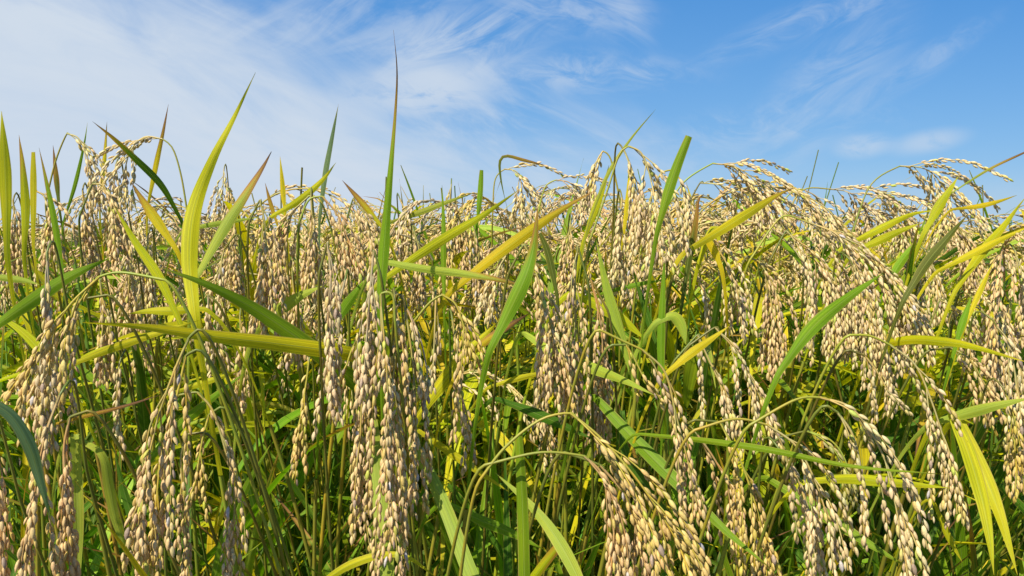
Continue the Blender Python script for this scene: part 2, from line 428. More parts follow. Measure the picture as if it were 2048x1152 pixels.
# ------------------------------------------------------------------ ground
me = bpy.data.meshes.new('ground'); me.from_pydata([(-1500, -30, 0), (1500, -30, 0), (1500, 3000, 0), (-1500, 3000, 0)], [], [(0, 1, 2, 3)])
me.materials.append(SOIL); g = bpy.data.objects.new('ground', me); COL.objects.link(g); g['kind'] = 'structure'

# ------------------------------------------------------------------ colours of blades
LC = {
    'green':  (0.215, 0.370, 0.012), 'deep':  (0.090, 0.200, 0.014), 'yg':    (0.590, 0.570, 0.012),
    'yellow': (0.740, 0.600, 0.016), 'gold':  (0.580, 0.400, 0.024), 'pale':  (0.430, 0.520, 0.060),
    'blue':   (0.170, 0.260, 0.130), 'olive': (0.140, 0.165, 0.022), 'stalk': (0.270, 0.300, 0.030), 'white': (0.420, 0.440, 0.210),
    'straw':  (0.360, 0.270, 0.130), 'brown': (0.200, 0.120, 0.060),
}
def leafcol(rng, k, j=0.08): return np.clip(np.array(LC[k]) * rng.uniform(1 - j, 1 + j) * (1 + rng.normal(0, j * .5, 3)), 0, 0.8)

def P(x, y, d):
    """the place d metres ahead that the photograph shows at x, y"""
    f = np.array([0, math.cos(TH), -math.sin(TH)]); u = np.array([0, math.sin(TH), math.cos(TH)])
    return np.array([0, 0, CAM_H]) + d * (f + (x - 1024) / F * np.array([1, 0, 0]) + (576 - y) / F * u)

# ------------------------------------------------------------------ the nearest plants, one by one
G1 = 'ripe rice plants along the near edge of the field'
G2 = 'leafy rice shoots along the near edge of the field'
CAM0 = np.array([0, 0, CAM_H])

def hermite(a, ta, b, tb, n):
    t = np.linspace(0, 1, n)[:, None]
    return (2*t**3-3*t**2+1)*a + (t**3-2*t**2+t)*ta + (-2*t**3+3*t**2)*b + (t**3-t**2)*tb
def culm(root, pts, r0, r1, col, parent):
    """the stem from the soil up to and along pts"""
    pts = np.asarray(pts); a = pts[0]; h = a[2]
    tb = unit(pts[1] - pts[0]) * 0.09
    q = np.vstack([hermite(root, np.array([0, 0, h * 1.1]), a, tb, 30)[:-1], smooth(pts, 16) if len(pts) > 2 else pts])
    k = len(q) - 30; rr = np.r_[np.linspace(r0, r1 * 1.35, 29), np.linspace(r1 * 1.3, r1, len(q) - 29)]
    m = MB(); m.tube(q, 0, 0, col, 6, rr=rr)
    return m.obj('stem', parent)
def foot(p, direction, back, bx, k=0.10):
    """where the plant of a stem passing p in this direction is rooted"""
    d = unit(direction); return np.array([p[0] - d[0] * k + bx, p[1] - min(0.0, d[1]) * k + back, 0.0])

def head(seed, label, stem, axis, d, nb=8, blen=0.075, tone='tan', back=0.27, bx=0.0, spread=0.26, gs=1.0, grav=34.0, leaf=None, last=0.8, sp=0.0027):
    rng = np.random.default_rng(seed)
    d0, d1 = d if isinstance(d, tuple) else (d, d)
    px = list(stem) + list(axis); n = len(px)
    dd = [d0 + (d1 - d0) * i / max(1, n - 1) for i in range(n)]
    pts = np.array([P(x, y, q) for (x, y), q in zip(px, dd)])
    ax = smooth(pts[len(stem):] if len(axis) > 1 else pts, 44)
    if stem: st = np.vstack([pts[:len(stem)], ax[:1], ax[2:3]])
    else:
        # without a drawn stem the neck bends over from behind
        p = ax[0]; tdir = unit(ax[0] - ax[2])
        st = np.array([p + np.array([bx * .25 - 0.004, 0.035, -0.05]), p + tdir * .008 + np.array([-0.002, 0.014, -0.004]), p, ax[2]])
    root = foot(st[0], st[1] - st[0], back, bx)
    t = empty('rice_plant', root, label, 'rice plant', G1)
    culm(root, st, 0.0017, 0.0007, leafcol(rng, 'stalk' if len(stem) > 1 else 'olive', .15), t)
    m = MB(); m.tube(ax, 0.0008, 0.0004, TONES[tone][1], 5)
    pan = m.obj('panicle', t)
    for s_ in panicle_strings(ax, rng, nb if d0 > .7 else max(2, int(nb * .74 + .5)), blen * 1.35, spread * 1.35, grav=grav, last=last):
        b = MB(); string(b, s_, rng, tone, 0, gscale=gs, spacing=sp); b.obj('branch', pan)
    return t

def blade(seed, label, pts, w, d, col='yg', dry=0.1, back=0.20, bx=0.0, fold=0.22, cut=False, roll=0.0, name='rice_shoot', base_w=0.6, peak=0.35, twist=0.0, tip=1.35):
    rng = np.random.default_rng(seed + 5000)
    d0, d1 = d if isinstance(d, tuple) else (d, d)
    n = len(pts); dd = [d0 + (d1 - d0) * i / (n - 1) for i in range(n)]
    q = np.array([P(x, y, z) for (x, y), z in zip(pts, dd)])
    c = smooth(q, 40); T = unit(np.gradient(c, axis=0)); V_ = unit(c - CAM0)
    wd = unit(np.cross(T, V_)); nn = np.cross(wd, T); wd = wd * math.cos(roll) + nn * math.sin(roll)
    base = c[0]; root = foot(base, T[0], back, bx, 0.12)
    t = empty(name, root, label, 'rice shoot', G2)
    q0 = hermite(root, np.array([0, 0, base[2] * 1.1]), base, T[0] * 0.18, 30)[:23]
    sm = MB(); sm.tube(q0, 0.0024, 0.0016, leafcol(rng, 'stalk', .2), 6); sm.obj('stem', t)
    # the blade starts further back on its stem and comes forward to where the photograph first shows it
    hq = hermite(root, np.array([0, 0, base[2] * 1.1]), base, T[0] * 0.18, 30)[21:-1]
    ext = length(hq) + float(np.linalg.norm(hq[-1] - base)); f0 = ext / (ext + length(c))
    full = np.vstack([hq, c]); cc = smooth(full[::2] if len(full) % 2 else full[1::2], 50)
    T2 = unit(np.gradient(cc, axis=0)); V2 = unit(cc - CAM0); w2 = unit(np.cross(T2, V2)); n2 = np.cross(w2, T2); w2 = w2 * math.cos(roll) + n2 * math.sin(roll)
    m = MB(); m.leaf(cc, w * (d0 + d1) / 2 / F / 2 * 0.86, leafcol(rng, col), dry * (1 - f0) + (0.11 if dry > 0.15 else 0.03), rng, wdir=w2, fold=fold, cut=cut, base_w=base_w, peak=peak, ext=f0, twist=twist, nx=6, tip=tip)
    m.obj('leaf', t)
    return t

# (label, stem, axis, depth, options)
HEADS = [
 ('long grey-tan grain head hanging straight down near the left edge, above its twin', [], [(94,505),(97,600),(90,700),(88,790),(92,885)], .54, dict(nb=10, blen=.06, tone='grey', spread=.16)),
 ('golden head whose stalk sweeps left and falls towards the left edge', [(330,560),(245,545)], [(200,553),(140,610),(95,680),(55,735),(15,790)], .50, dict(nb=9, blen=.055, tone='gold', back=.2, bx=.03)),
 ('loose tan strings hanging between the leftmost column and the golden head', [(215,590)], [(160,600),(135,650),(110,700),(75,760),(70,840)], .56, dict(nb=9, blen=.06, tone='tan')),
 ('low tan head near left edge with its strings running off the bottom', [], [(120,790),(88,880),(80,960),(60,1060),(40,1170)], .48, dict(nb=8, blen=.07, tone='pink', spread=.2)),
 ('low tan head under a yellow bent stalk, second from left at the bottom', [(175,822)], [(140,835),(128,900),(130,1000),(125,1080),(120,1175)], .50, dict(nb=8, blen=.07, tone='pink', spread=.2)),
 ('cut off strings of a head at the bottom left corner', [], [(-25,850),(-8,950),(4,1050),(6,1180)], .48, dict(nb=6, blen=.06, tone='pink', spread=.2)),
 ('thick tan grain head hanging under the left end of the broad level blade', [(395,660)], [(378,676),(350,740),(318,830),(295,930),(280,1030),(262,1120)], .49, dict(nb=12, blen=.085, tone='tan', spread=.3)),
 ('straight tan string column beside the thick head, lit from its left', [(392,700)], [(372,712),(352,800),(325,900),(312,1010),(300,1150)], .51, dict(nb=7, blen=.06, tone='gold', spread=.18)),
 ('forked tan head with curved right string, below the pale diagonal blade', [(360,790)], [(395,785),(425,820),(448,890),(468,980),(466,1070),(455,1160)], .54, dict(nb=7, blen=.065, tone='tan', spread=.24)),
 ('slim straight tan head between the thick head and the forked head', [(405,865)], [(372,870),(362,920),(368,1000),(372,1080),(366,1165)], .56, dict(nb=6, blen=.05, tone='tan', spread=.16)),
 ('short golden strings of the forked head\'s left neighbour', [(440,815)], [(418,830),(405,880),(395,940),(385,1000)], .56, dict(nb=4, blen=.05, tone='gold', spread=.2)),
 ('small sparse greenish head alone in front of dark leaves at left', [], [(240,722),(234,760),(238,820),(236,880)], .66, dict(nb=4, blen=.035, tone='pale', spread=.15)),
 ('arched head topmost at the upper left, its bare green stalk rising on its left', [(92,400),(112,320)], [(134,267),(158,278),(176,318),(186,360),(192,400)], .80, dict(nb=7, blen=.055, tone='pale', grav=20)),
 ('arched head bending left from a thin stalk above the skyline, crossed by a blue-green blade', [(374,420),(362,350),(346,298)], [(325,278),(290,274),(262,300),(248,350),(242,400)], .80, dict(nb=8, blen=.055, tone='pale', grav=14, spread=.5)),
 ('bunched head at upper left hanging just under the blue-green crossing blade', [], [(232,328),(228,370),(226,420),(232,470)], .84, dict(nb=8, blen=.055, tone='pale')),
 ('tan head arching over at left centre with strings down to the green blade', [(160,430)], [(185,368),(207,372),(222,410),(228,460),(226,515)], .74, dict(nb=8, blen=.065, tone='tan')),
 ('pair of tan strings left of the arching head, above the long grey column', [(50,440)], [(68,380),(90,395),(100,440),(98,500)], .78, dict(nb=8, blen=.06, tone='tan')),
 ('hanging head behind the thin green blade at left', [], [(165,380),(170,430),(178,480),(186,530)], .82, dict(nb=8, blen=.06, tone='tan')),
 ('whitish head drooping right beneath the orange tipped blade', [(312,450)], [(330,425),(350,440),(362,480),(372,530),(366,575)], .88, dict(nb=5, blen=.05, tone='pale')),
 ('round topped head on the skyline just right of the tall curved yellow blade', [], [(448,338),(446,370),(446,410),(450,440)], 1.15, dict(nb=10, blen=.07, tone='pale', spread=.7)),
 ('dense head left of centre hanging from under two crossed leaves', [(500,440)], [(520,400),(530,450),(530,520),(520,580),(522,640)], .68, dict(nb=13, blen=.075, tone='tan')),
 ('tan head with strings fanned to the left, left of centre skyline', [(660,450),(640,400)], [(618,392),(590,420),(570,455),(560,500)], .76, dict(nb=7, blen=.055, tone='tan')),
 ('straight hanging tan head under the small rounded skyline hump', [], [(622,392),(624,440),(624,500),(620,570)], .74, dict(nb=8, blen=.06, tone='tan', spread=.2)),
 ('long arching head curving right and down left of the tall green blade', [(600,440),(618,400)], [(645,393),(675,430),(698,485),(716,545)], .70, dict(nb=10, blen=.07, tone='pink')),
 ('very long single column head left of centre ending in a split tip', [(640,540)], [(655,484),(662,560),(658,640),(664,710),(668,795)], .55, dict(nb=8, blen=.055, tone='grey', spread=.14)),
 ('spiky head with one string kicking out left, behind the column head', [], [(690,560),(672,640),(658,720),(634,830)], .60, dict(nb=4, blen=.05, tone='grey', spread=.2)),
 ('tan head arching beside the tall green blade, on its left', [(690,450)], [(706,398),(730,430),(745,480),(752,530)], .78, dict(nb=9, blen=.06, tone='tan')),
 ('whitish tan head directly in front of the foot of the tall green blade', [(760,545)], [(748,500),(742,560),(737,620),(732,700),(725,770)], .54, dict(nb=9, blen=.07, tone='grey', spread=.22)),
 ('long tan head ending left of the longest string in the middle', [], [(735,680),(728,760),(722,840),(722,940),(720,1060)], .56, dict(nb=7, blen=.065, tone='tan', spread=.2)),
 ('longest grain head of all, hanging from a green neck to the bottom centre', [(790,640),(785,590)], [(762,588),(764,660),(774,750),(782,850),(784,950),(783,1040),(777,1122)], .53, dict(nb=13, blen=.085, tone='tan', spread=.26, back=.3)),
 ('dense short branched head wrapped around the neck of the longest head', [], [(790,600),(795,660),(788,740),(782,830),(790,920)], .56, dict(nb=10, blen=.06, tone='tan', spread=.3)),
 ('tan head immediately right of the longest head, tip at the level of the pale leaf', [(800,590)], [(808,605),(820,680),(830,780),(832,880),(830,995)], .56, dict(nb=8, blen=.075, tone='tan', spread=.22)),
 ('curved outer string falling right of the centre bunch', [], [(815,620),(838,670),(852,730),(858,790)], .56, dict(nb=3, blen=.04, tone='grey', spread=.2)),
 ('yellow-green spikelets leaning left between column head and centre bunch', [(725,660)], [(715,672),(700,710),(688,750),(672,800)], .58, dict(nb=4, blen=.035, tone='gold', spread=.3)),
 ('isolated yellowish head hanging alone below the broad level blade', [], [(618,722),(612,770),(602,830),(588,925)], .64, dict(nb=5, blen=.05, tone='gold', spread=.16)),
 ('small head of plump grains arching right of the centre bunch', [(830,640),(860,605)], [(885,590),(912,610),(930,660),(948,715)], .60, dict(nb=5, blen=.05, tone='gold', spread=.35)),
 ('thin brownish strings under the plump arching head, right of centre bunch', [], [(905,640),(915,720),(924,800),(930,860),(944,905)], .62, dict(nb=6, blen=.05, tone='tan', spread=.2)),
 ('slender hanging string just left of the plump arching head', [], [(872,600),(870,650),(868,700),(866,745)], .64, dict(nb=3, blen=.03, tone='pale', spread=.2)),
 ('heavy head with fat pale grains right of the folded green blade', [(1020,540)], [(1048,490),(1072,530),(1090,600),(1108,680),(1124,780)], .62, dict(nb=12, blen=.085, tone='tan', spread=.36)),
 ('heavy head of fat pale grains, right one of the twin heads', [(1175,560)], [(1155,492),(1150,560),(1150,640),(1145,730),(1136,812)], .63, dict(nb=12, blen=.085, tone='tan', spread=.34)),
 ('tan head behind the twin heads hanging lower to the right', [(1215,620)], [(1182,560),(1200,640),(1206,720),(1204,790),(1198,880)], .68, dict(nb=10, blen=.07, tone='pink', spread=.24)),
 ('brown strings left of the pale blunt leaf tip, low behind the twin heads', [], [(1190,700),(1192,760),(1188,820),(1186,860)], .72, dict(nb=5, blen=.04, tone='pink', spread=.2)),
 ('distant head in line above the twin heads', [], [(1142,440),(1136,480),(1130,540),(1126,590)], .90, dict(nb=9, blen=.06, tone='tan')),
 ('nodding head on the skyline at centre right with thin neck loop', [(1240,400),(1222,320)], [(1206,302),(1195,320),(1186,350),(1180,395)], .82, dict(nb=6, blen=.05, tone='pale', spread=.2)),
 ('highest round head right of centre arching over the skyline to the right', [(1180,480),(1215,380),(1238,310)], [(1258,292),(1285,310),(1304,370),(1312,440),(1316,525)], .70, dict(nb=15, blen=.09, tone='pale', spread=.45, grav=22)),
 ('left strings under the highest round head', [], [(1248,300),(1264,340),(1276,400),(1280,460)], .72, dict(nb=7, blen=.055, tone='pale', spread=.24)),
 ('open head hanging left of the highest round head, in front of yellow leaves', [], [(1244,395),(1240,450),(1236,500),(1236,560)], .72, dict(nb=8, blen=.06, tone='pale', spread=.24)),
 ('head drooping right under the blunt upright green blade', [(1300,400),(1320,350)], [(1345,340),(1366,370),(1374,420),(1368,490)], .76, dict(nb=8, blen=.06, tone='pale')),
 ('feathery arched head right of the blunt blade, strings trailing against the sky', [(1330,420),(1370,362)], [(1425,327),(1470,334),(1508,360),(1530,400),(1540,450)], .88, dict(nb=18, blen=.085, tone='pale', spread=.6, grav=12)),
 ('inner layer of strings beneath the feathery arched head', [(1370,420)], [(1400,366),(1445,372),(1480,410),(1500,470)], .92, dict(nb=14, blen=.08, tone='pale', spread=.6, grav=14)),
 ('open curved head right of the dark brown rolled leaf', [(1350,540)], [(1385,468),(1420,480),(1455,530),(1480,590),(1492,655)], .74, dict(nb=8, blen=.06, tone='pale')),
 ('sparse string with a whitish neck left of the open curved head', [], [(1360,520),(1392,550),(1412,600),(1420,640)], .76, dict(nb=3, blen=.04, tone='pale')),
 ('dense tan head hanging beneath the long yellow-green slanting blade', [(1470,560)], [(1492,514),(1524,530),(1540,590),(1546,660),(1552,730)], .75, dict(nb=13, blen=.075, tone='tan')),
 ('massive slanted head sweeping down right across the right half', [(1500,520),(1560,436)], [(1602,440),(1680,470),(1750,530),(1795,575),(1826,640),(1836,705)], .74, dict(nb=24, blen=.10, tone='pale', spread=.45, grav=24)),
 ('second slanted head under the massive one, ending at mid height', [(1540,520)], [(1572,462),(1620,505),(1656,570),(1670,640),(1672,690)], .76, dict(nb=18, blen=.085, tone='pale', spread=.4)),
 ('third slanted head below the massive one, tip hanging above the thin arched stalk', [], [(1700,520),(1738,600),(1764,690),(1776,750),(1790,800)], .73, dict(nb=9, blen=.065, tone='pale')),
 ('compact head filling the gap over the slanted green blade', [], [(1640,520),(1680,560),(1706,620),(1714,690)], .80, dict(nb=15, blen=.08, tone='pale')),
 ('tall feathery arch on the right skyline, highest strings against blue sky', [(1700,480),(1740,372)], [(1800,332),(1850,338),(1884,370),(1900,420),(1902,480)], .94, dict(nb=20, blen=.085, tone='pale', spread=.6, grav=12)),
 ('dark backed loose strings against the sky left of the right skyline arch', [(1560,470),(1600,384)], [(1660,378),(1700,386),(1730,420),(1745,470)], 1.0, dict(nb=16, blen=.08, tone='grey', spread=.65, grav=12)),
 ('grey loose strings right of the slanting blade tip, against the sky', [(1540,450),(1575,392)], [(1605,378),(1636,396),(1655,430),(1660,480)], 1.02, dict(nb=8, blen=.06, tone='grey', spread=.6, grav=14)),
 ('middle layer of strings between the two right skyline arches', [(1690,500)], [(1735,378),(1780,392),(1805,430),(1815,490)], .98, dict(nb=18, blen=.08, tone='pale', spread=.6, grav=13)),
 ('tan head behind the tip of the dark slanting blade at far right', [(1850,520)], [(1880,425),(1915,455),(1938,510),(1946,560)], .86, dict(nb=13, blen=.075, tone='tan')),
 ('pale head hanging just left of the dark slanting blade', [], [(1850,500),(1868,540),(1876,580),(1880,620)], .82, dict(nb=8, blen=.055, tone='pale')),
 ('long curved head right of the thin arched stalk, reaching low at right', [(1700,670),(1740,672)], [(1780,690),(1830,730),(1862,800),(1888,880),(1908,950),(1914,1028)], .60, dict(nb=10, blen=.075, tone='pale', spread=.22, grav=20)),
 ('short forked strings left of the long curved head', [(1700,700)], [(1730,712),(1755,745),(1775,780),(1796,805)], .64, dict(nb=3, blen=.035, tone='pale')),
 ('arched head with widely spaced grain strings on a bare yellow stalk, lower right', [(1500,850),(1590,800)], [(1640,795),(1700,815),(1748,875),(1785,960),(1812,1060),(1828,1165)], .50, dict(nb=9, blen=.07, tone='pale', spread=.22, grav=22)),
 ('thin inner string under the arched stalk at lower right', [(1655,812)], [(1675,825),(1705,870),(1722,940),(1728,1010),(1738,1060)], .52, dict(nb=3, blen=.04, tone='pale', spread=.2)),
 ('greenish side head passing behind the level green blade tip', [(1560,875)], [(1612,862),(1660,880),(1690,920),(1705,985)], .60, dict(nb=4, blen=.04, tone='green', spread=.2)),
 ('three stringed head right of the pale yellow upright blade', [(1380,690)], [(1430,655),(1470,700),(1505,760),(1530,820),(1548,880)], .64, dict(nb=9, blen=.075, tone='pale', spread=.3)),
 ('parallel head just left of the three stringed one', [(1350,720)], [(1395,670),(1418,720),(1446,780),(1475,850)], .66, dict(nb=6, blen=.06, tone='pale')),
 ('broad spreading head with round grains, third from right at the bottom', [(1390,860),(1470,838)], [(1535,850),(1590,890),(1625,950),(1650,1020),(1666,1100)], .54, dict(nb=11, blen=.08, tone='pale', spread=.3, grav=26)),
 ('tan lower strings left of the broad spreading head', [(1390,840)], [(1440,845),(1480,920),(1508,1000),(1530,1080),(1550,1160)], .58, dict(nb=9, blen=.075, tone='gold', spread=.3)),
 ('pale strings inside the broad spreading head, running off the bottom', [], [(1560,900),(1600,970),(1625,1050),(1640,1150)], .56, dict(nb=6, blen=.06, tone='pale', spread=.24)),
 ('hanging brown-pink head left of the broad spreading head', [], [(1395,870),(1430,920),(1460,980),(1480,1060)], .62, dict(nb=6, blen=.06, tone='pink', spread=.24)),
 ('isolated curved head under the pale blunt leaf tip', [(1200,660),(1250,684)], [(1285,700),(1330,745),(1352,830),(1375,920),(1392,1000),(1402,1050)], .57, dict(nb=8, blen=.065, tone='tan', spread=.2, grav=24)),
 ('short pair of strings left of the isolated curved head', [(1225,690)], [(1252,690),(1270,720),(1290,760),(1304,775)], .60, dict(nb=2, blen=.03, tone='gold', spread=.2)),
 ('near diagonal head crossing the lower middle towards the bottom right', [(960,960),(1010,895),(1080,840)], [(1140,826),(1195,870),(1255,935),(1310,1010),(1355,1085),(1392,1165)], .49, dict(nb=12, blen=.085, tone='gold', spread=.26, grav=12, gs=1.04)),
 ('near straight strings falling below the diagonal head\'s start', [(970,930),(1080,905)], [(1168,912),(1205,950),(1222,1020),(1230,1090),(1236,1170)], .49, dict(nb=7, blen=.075, tone='pink', spread=.2)),
 ('near string between the straight and the diagonal heads at the bottom', [(1130,905)], [(1200,930),(1248,990),(1275,1070),(1300,1165)], .50, dict(nb=6, blen=.06, tone='pink', spread=.2)),
 ('right border head with strings hanging along the picture edge', [], [(1985,640),(2020,700),(2035,790),(2042,880),(2040,960)], .66, dict(nb=10, blen=.07, tone='pale')),
 ('slanted head left of the right border head', [(1860,700)], [(1900,695),(1940,720),(1970,770),(1995,815)], .68, dict(nb=8, blen=.05, tone='tan')),
 ('pale head above the yellow-green level leaf at the right border', [], [(1950,600),(1975,640),(1990,700),(2000,760)], .74, dict(nb=9, blen=.06, tone='pale')),
 ('upper right border head under the long yellow leaf', [], [(2030,500),(2040,560),(2044,620),(2048,680)], .80, dict(nb=9, blen=.065, tone='pale')),
 ('head fanned over the right end of the dark slanting blade foot', [(1860,650)], [(1880,600),(1915,620),(1936,660),(1946,710)], .76, dict(nb=8, blen=.055, tone='pale', spread=.4)),
 ('low head at far right below the pale green bent leaf', [], [(2010,780),(2026,840),(2030,900),(2036,960)], .62, dict(nb=5, blen=.05, tone='gold')),
 ('faint sparse string at lower centre left of the green cut blade', [], [(1076,760),(1078,800),(1080,850)], .85, dict(nb=3, blen=.03, tone='tan')),
 ('tan strings hanging below the crossing of the two broad left blades', [], [(480,630),(482,690),(480,750),(478,790)], .72, dict(nb=4, blen=.05, tone='tan', spread=.2)),
 ('tan strings left of the crossing of the two broad left blades', [(430,600)], [(416,590),(420,640),(436,690),(440,720)], .72, dict(nb=5, blen=.045, tone='grey', spread=.3)),
 ('small head under the centre skyline just right of the tallest blade', [], [(800,398),(812,430),(810,470),(806,510)], .95, dict(nb=9, blen=.06, tone='pale')),
 ('head poking up alone on the centre skyline, left of the blunt cut blade', [], [(903,368),(900,400),(903,440),(906,480)], 1.08, dict(nb=8, blen=.06, tone='pale')),
 ('round nodding head on the skyline right of the blunt cut centre blade', [(985,430),(990,360)], [(1010,338),(1034,345),(1044,380),(1040,430)], 1.0, dict(nb=12, blen=.075, tone='pale', spread=.5, grav=16)),
 ('low arched head on the skyline left of the nodding head with the neck loop', [(1075,430),(1090,375)], [(1112,360),(1140,366),(1160,392),(1164,430)], .98, dict(nb=11, blen=.07, tone='grey', spread=.5, grav=16)),
 ('tan head under the long yellow blade, above its middle', [], [(948,458),(958,500),(956,540),(960,585)], .90, dict(nb=9, blen=.065, tone='tan')),
 ('tan head right of the tallest blade, over the pale level blade', [], [(828,462),(838,500),(836,550),(840,600)], .84, dict(nb=9, blen=.065, tone='tan')),
 ('loose pale head left of the folded deep green blade', [], [(1012,512),(992,545),(978,580),(972,620)], .78, dict(nb=8, blen=.055, tone='pale', spread=.35)),
 ('tan head right of the narrow upright centre blade, at its middle', [], [(914,410),(920,450),(926,500),(930,540)], .98, dict(nb=9, blen=.06, tone='tan')),
 ('tan head between the dense left head and the skyline hump head', [], [(566,470),(560,520),(560,570),(564,620)], .80, dict(nb=9, blen=.065, tone='tan')),
 ('pale head right of the foot of the big curved yellow-green blade', [(470,470)], [(448,500),(440,540),(440,590),(446,630)], .80, dict(nb=8, blen=.06, tone='pale')),
 ('tan head close behind the big curved yellow-green blade, on its right', [], [(470,430),(466,480),(468,530),(474,580)], .88, dict(nb=9, blen=.06, tone='tan')),
 ('tan head behind the foot of the broad blade at the left border', [], [(26,400),(30,450),(26,500),(24,550)], .80, dict(nb=9, blen=.065, tone='tan')),
 ('pale head left of the big curved yellow-green blade', [], [(296,470),(292,520),(296,570),(300,620)], .84, dict(nb=9, blen=.065, tone='pale')),
 ('tan head in the gap left of the yellow-green slanting left blade', [], [(262,520),(258,570),(262,620),(258,660)], .76, dict(nb=9, blen=.06, tone='tan')),
 ('tan head between the column head and the arching heads at left centre', [], [(585,560),(590,610),(588,660),(584,700)], .74, dict(nb=8, blen=.06, tone='tan')),
 ('tan cluster in front of dark leaves under the left skyline heads', [], [(200,560),(206,620),(204,680),(200,740)], .66, dict(nb=9, blen=.06, tone='tan')),
]

